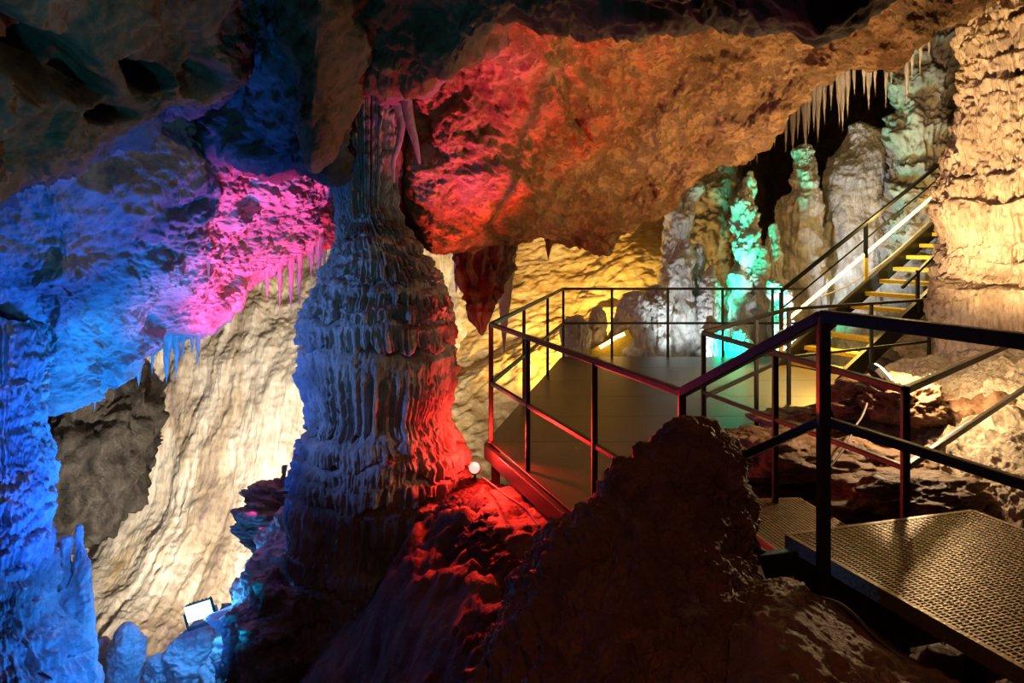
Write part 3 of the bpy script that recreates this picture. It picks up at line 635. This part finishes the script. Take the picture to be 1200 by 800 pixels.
E = B+Vector((3.2, 3.2, 0))*.75
runs = [('top_rail', top(A), top(B), RT), ('mid_rail', top(A, .56), top(B, .65), RT*.8), ('top_rail', top(B), top(E), RT), ('mid_rail', top(B, .65), top(E, .65), RT*.9)]
posts = [(A-up*.02, top(A), RT), (B-up*.3, top(B), RT), (A.lerp(B, .47), top(A.lerp(B, .47)), RT), (E-up*.5, top(E), RT)]
railing(B, 'black railing on the far side of the walkway, turning at a post beyond the grating', runs, posts)

# near grating: pan with raised bars
def grating(name, corner, du, dv, nu_, nv_, label, mat='grate'):
    root = empty(name, corner, label, 'walkway')
    c, du, dv = Vector(corner), Vector(du), Vector(dv); n = du.cross(dv).normalized()
    if n.z < 0: n = -n
    MB().box(c+(du+dv)/2-n*.012, du/2, dv/2, n*.008).build('pan', M['pan'], root)
    m = MB()
    for i in range(nu_+1):
        a = c+du*(i/nu_); m.bar(a, a+dv, .009, .018, n)
    m.build('bearing_bars', M[mat], root)
    m = MB()
    for j in range(nv_+1):
        a = c+dv*(j/nv_)+n*.003; m.bar(a, a+du, .006, .012, n)
    m.build('cross_bars', M[mat], root)
    e = MB()
    for a, b in ((c, c+du), (c, c+dv), (c+du, c+du+dv), (c+dv, c+du+dv)): e.bar(a-n*.02, b-n*.02, .022, .06, n)
    e.build('edge_frame', M[mat], root)
    return root
c0 = Vector(S(922, 628, 3.23)); c1 = Vector(S(1140, 600, 3.51)); dirv = (Vector(S(1200, 785, 2.23))-Vector(S(970, 655, 3.0))); dirv.normalize()
du = c1-c0
gr1 = grating('metal_grating', c0, du, dirv*1.75, 34, 110, 'bronze lit metal grating of the near walkway at lower right')
e0, e1 = c0+dirv*.06, c0+dirv*.06+du
MB().box((e0+e1)/2-Vector((0, 0, .29)), du/2, dirv*.012, (0, 0, .25)).build('gap_cover_plate', M['steel'], gr1)  # dark plate added to hide the lit gap under the grating
for t in (.06, 1.7):
    for k in (.05, .95): p = c0+du*k+dirv*t; MB().bar(p-Vector((0, 0, .05)), p-Vector((0, 0, .75)), .07).build('support_leg', M['steel'], gr1)
c0 = Vector(S(868, 549, 5.85)); 
gr2 = grating('metal_grating', (1.98, 5.1, ZP+.03), (-.62, -.05, 0), (.22, -1.05, 0), 24, 60, 'dim metal grating panel lower down beside the boulder')
bm = MB(); bm.bar(S(898, 662, 3.3), S(972, 652, 3.1), .10, .10).build('step_beam', M['steel'], None, bevel=.01)
sb = bpy.data.objects['step_beam']; tag(sb, 'dark steel beam at the step under the grating corner', 'beam', kind='thing')

# ------------------------------------------------------------------ stairs
K = 1.095
s0 = Vector((4.98*K, 10.5*K, -.787*K)); u = Vector((.273*K, .146*K, .169*K)); wv = Vector((.47, -.88, 0))*1.0*K
st = empty('staircase', tuple(s0-u*6), 'steep metal staircase with yellow-lit treads climbing behind the flowstone column', 'staircase')
for k in range(-5, 11):
    a = s0+u*k
    uu = Vector((u.x, u.y, 0)).normalized()
    MB().box(a+wv*.5+uu*.10, wv*.47, uu*.10, (0, 0, .030)).build('tread', M['yel'], st, bevel=.004)  # tread colour carries the light tube's yellow
for side in (0, 1):
    a = s0-u*6.1+wv*side; b = s0+u*11+wv*side
    MB().bar(a+up*.02, b+up*.02, .05, .24).build('stringer', M['steel'], st, bevel=.006)
    MB().bar(a+up*.15, b+up*.15, .06, .02).build('stringer_cap', M['cable'] if side == 0 else M['steel'], st)
# stair railing, left
def sp(k, side, h): return s0+u*k+wv*side+up*h
lr = empty('stair_railing', tuple(sp(-5.2, -.02, 0)), 'thin dark stair railing on the left side with light tube below it', 'railing')
MB().bar(sp(-5.2, -.02, 1.06), sp(11, -.02, 1.0), .045).build('top_rail', M['steel'], lr)
MB().bar(sp(-5.2, -.02, .8), sp(11, -.02, .78), .018).build('mid_rail', M['steel'], lr)
for k in (-5.2, .3, 6):
    MB().bar(sp(k, -.02, .5), sp(k, -.02, 1.04), .05).build('post', M['steel'], lr)
    MB().bar(sp(k, -.02, -.1), sp(k, -.02, .5), .052).build('lit_post_half', M['yel'], lr)  # yellow lower half stands in for the tube's light on the post
rr_ = empty('stair_railing', tuple(sp(-2, 1.02, 0)), 'thin dark stair railing on the right side by the flowstone column', 'railing')
MB().bar(sp(-2, 1.02, .55), sp(8, 1.02, .75), .035).build('top_rail', M['steel'], rr_)
for k in (-1.0, 2.5): MB().bar(sp(k, 1.02, 0), sp(k, 1.02, .62+.02*k), .04).build('post', M['steel'], rr_)
# light tube
tl = empty('light_tube', tuple(sp(-5, 0, .5)), 'glowing warm white light tube slanting up along the stair railing', 'lamp')
MB().tube([sp(-5.0+.5*i, -.04, .55) for i in range(31)], .024, 12).build('tube', M['led'], tl, True)
MB().tube([sp(-5.15, -.04, .545), sp(-5.0, -.04, .55)], .034, 12).build('end_cap', M['white'], tl, True)
cb = MB().tube(catm([sp(9, -.05, .50), sp(7.5, -.05, .30), sp(5, -.05, .18), sp(2, -.05, .16), sp(-.5, -.05, .26), sp(-2.6, -.05, .46)], 60), .011, 8).build('cable', M['white'], None, True)
tag(cb, 'pale cable sagging below the light tube on the stairs', 'cable')
# farther walkway with its own light tube, seen below the back railing
fw = empty('far_walkway', S(718, 410, 13.0), 'small yellow-lit ramp with bright handrail seen through the back railing', 'walkway')
MB().bar(S(690, 428, 12.2), S(742, 398, 12.3), .06, .42).build('side_panel', M['yel'], fw)  # tube's yellow light put into the panel colour
MB().tube([S(703, 407, 12.1), S(712, 402, 12.1), S(722, 395, 12.1), S(732, 391, 12.1)], .028, 10).build('light_tube', M['led'], fw, True)

# ------------------------------------------------------------------ lamps and cables
def flood(name, loc, facing, w, h, label, glass, roll=0., fr=.56):
    root = empty(name, loc, label, 'lamp'); l = Vector(loc); f = Vector(facing).normalized()
    x = f.cross(up).normalized(); x.rotate(Matrix.Rotation(roll, 3, f)); y = x.cross(f).normalized()
    MB().box(l-f*.035, x*w*fr, y*h*fr, f*.03).build('housing', M['black'], root, bevel=.006)
    hs = root.children[0]; m = MB(); m.box(l, x*w*.48, y*h*.46, f*.006); m.build('glass', M[glass], hs)
    m = MB()
    for s in (-1, 1): m.bar(l-f*.03+x*s*w*.6, l-f*.03+x*s*w*.6-y*h*.95, .012, .02)
    m.bar(l-f*.03-x*w*.62-y*h*.95, l-f*.03+x*w*.62-y*h*.95, .012, .03); m.build('bracket', M['black'], root)
    m = MB()
    for k in range(6): m.box(l-f*.075+x*w*(k-2.5)*.16, x*.004, y*h*.5, f*.016)
    m.build('cooling_fins', M['black'], hs)
    return root
LB = Vector(S(233, 716, 7.0))
flood('floodlight', LB, (.05, -.95, .06), .25, .15, 'glaring blue-white floodlight on the blue mound at lower left', 'blueglass', .28, .50)
LW = Vector(S(1036, 436, 6.25))
flood('floodlight', LW, (.85, -.15, .75), .18, .16, 'bright warm floodlight on the rocks, aimed at the flowstone column', 'warmbulb')
LR = Vector(S(556, 548, 6.3))
rl = empty('spotlight', LR, 'glowing red spotlight on the bank beside the central column', 'lamp')
m = MB(); n_ = 16
pts = [LR+Vector((0, 0, .046*math.cos(a))) for a in np.linspace(.05, math.pi-.05, 12)]
m.tube(pts, [.046*math.sin(a) for a in np.linspace(.05, math.pi-.05, 12)], 18); m.build('bulb', M['redbulb'], rl, True)
MB().tube([LR+Vector((0, .05, -.02)), LR+Vector((0, .12, -.05))], [.055, .04], 16).build('housing', M['black'], rl, True)
MB().tube([LR+Vector((0, .09, -.04)), LR+Vector((0, .09, -.16))], .012, 8).build('stake', M['black'], rl, True)
def cable(pts, r, lab, mat='cable'):
    o = MB().tube(catm(pts, 50), r, 8).build('cable', M[mat], None, True); return tag(o, lab, 'cable')
cable([S(566,560,6.1),S(580,570,5.75),S(592,580,5.3),S(610,592,4.95),S(622,604,4.75),S(632,617,4.5)], .008, 'thin cable running down the red lit bank from the red lamp')
cable([S(1016,473,6.1),S(1010,488,5.9),S(1000,503,5.7),S(994,518,5.5),S(980,538,5.3),S(970,550,5.2)], .009, 'thin pale cable over brown rocks below the warm floodlight')
cable([S(962,700,2.70),S(985,708,2.62),S(1005,724,2.55),S(1025,745,2.5),S(1055,768,2.42),S(1100,792,2.35)], .006, 'thin cable curving across the brown ledge at lower right')

# ------------------------------------------------------------------ lights
def aim(o, t):
    o.rotation_euler = (Vector(t)-o.location).to_track_quat('-Z', 'Y').to_euler()
def point(name, loc, col, e, r=.05):
    l = bpy.data.lights.new(name, 'POINT'); l.color = col; l.energy = e; l.shadow_soft_size = r
    o = bpy.data.objects.new(name, l); C.objects.link(o); o.location = loc; return o
def spot(name, loc, tgt, col, e, ang=90, blend=.6, r=.08):
    l = bpy.data.lights.new(name, 'SPOT'); l.color = col; l.energy = e; l.spot_size = math.radians(ang); l.spot_blend = blend; l.shadow_soft_size = r
    o = bpy.data.objects.new(name, l); C.objects.link(o); o.location = loc; aim(o, tgt); return o
point('red_light', LR+Vector((.07, .0, .13)), (1, .03, .02), 55, .04)
spot('red_light', LR+Vector((.10, -.16, .34)), S(600, 640, 5.0), (1, .03, .02), 150, 120, .9, .04)
spot('red_light', LR+Vector((.16, -.20, .15)), S(592, 195, 6.5), (1, .06, .04), 800, 56, .9, .04)
spot('violet_fill', LR+Vector((.25, -.32, .16)), S(565, 195, 6.4), (.30, .12, 1), 170, 38, .8)  # unseen violet source added beside the red lamp to pink the ceiling
spot('warm_light', LW+Vector((.10, -.04, .10)), S(1180, 180, 7.6), (1, .64, .31), 1150, 75, .8, .04)
spot('warm_light', LW+Vector((.06, -.04, .12)), S(860, 130, 6.8), (1, .56, .22), 340, 92, 1, .04)
point('warm_light', LW+Vector((.15, -.25, .22)), (1, .66, .34), 130, .04)
# unseen blue and cyan lights placed below the frame for the left rocks
spot('blue_light', S(190, 850, 5.2), S(150, 320, 7.0), (.012, .11, 1), 600, 84, .8)
spot('cyan_light', S(250, 840, 5.4), S(200, 400, 7.6), (.0, .46, 1), 380, 60, .8)
spot('blue_light', S(245, 812, 5.7), S(110, 690, 6.4), (.012, .20, 1), 110, 120, .8)
spot('blue_light', S(-230, 470, 4.4), S(440, 400, 6.3), (.16, .33, 1), 330, 50, .8)  # unseen, hung left of the frame to light the column's front
point('blue_light', LB+Vector((0, -.12, .1)), (.05, .35, 1), 25, .05)
# unseen magenta lights hidden behind the column and mound
spot('magenta_light', S(356, 600, 7.7), S(318, 262, 8.2), (1, .02, .14), 1300, 54, .6)
spot('magenta_light', S(318, 690, 7.7), S(225, 245, 7.2), (1, .02, .30), 420, 34, .8)
# white light on the beige wall from behind the mound
spot('wall_light', S(255, 800, 7.9), S(310, 480, 14.0), (1, .85, .66), 3800, 100, 1)
# yellow lamp under the back of the platform
spot('yellow_light', (1.14, 13.0, -2.2), S(640, 290, 16.5), (1, .60, .13), 900, 150, .6)
spot('green_light', (3.35, 11.6, -1.95), S(880, 300, 13.2), (.0, 1, .52), 1200, 84, .8)
spot('green_light', (5.65, 13.3, -1.9), S(990, 230, 13.9), (.0, 1, .50), 120, 110, .8)
spot('cool_fill', (4.4, 11.75, -2.1), S(985, 190, 13.8), (.85, .93, 1), 520, 90, .8)  # unseen cool fill added for the stalagmites, likewise the next
spot('cool_fill', (2.75, 11.75, -2.3), S(830, 240, 13.2), (.80, .95, 1), 150, 90, .6)
spot('cool_fill', S(945, 480, 8.4), S(968, 118, 9.7), (.55, 1, .85), 420, 34, .7)  # unseen fill added behind the rocks to green the stalactite fringe
spot('cool_fill', tuple(sp(1, .5, -.8)), S(1030, 150, 12), (.75, .95, 1), 120, 70, .6)  # unseen fill added beneath the stairs
spot('stair_fill', tuple(sp(-4.0, .4, 1.7)), S(955, 445, 9.6), (1, .60, .12), 1000, 75, .7, .1)  # unseen amber spot added in mid-air for the deck glow
point('stair_fill', tuple(sp(1.5, .3, 1.0)), (1, .68, .2), 80, .1)  # unseen fill added above the treads to brighten them
# unseen fills added near the camera, teal for the slabs, warm for the boulder
spot('teal_fill', S(60, 900, 2.2), S(120, 60, 4.5), (.03, .75, .85), 48, 120, .8)
spot('boulder_fill', (.2, .3, .5), S(720, 640, 2.9), (1, .38, .22), 34, 80, .8)

w = bpy.data.worlds.new('cave_dark'); bpy.context.scene.world = w; w.use_nodes = True
w.node_tree.nodes['Background'].inputs[0].default_value = (.05, .06, .09, 1); w.node_tree.nodes['Background'].inputs[1].default_value = .03
sc = bpy.context.scene
sc.view_settings.view_transform = 'Standard'; sc.view_settings.look = 'None'; sc.view_settings.exposure = 0; sc.view_settings.gamma = 1
sc.view_settings.use_curve_mapping = False
sc.cycles.use_denoising = True; sc.cycles.max_bounces = 4; sc.cycles.sample_clamp_indirect = 4
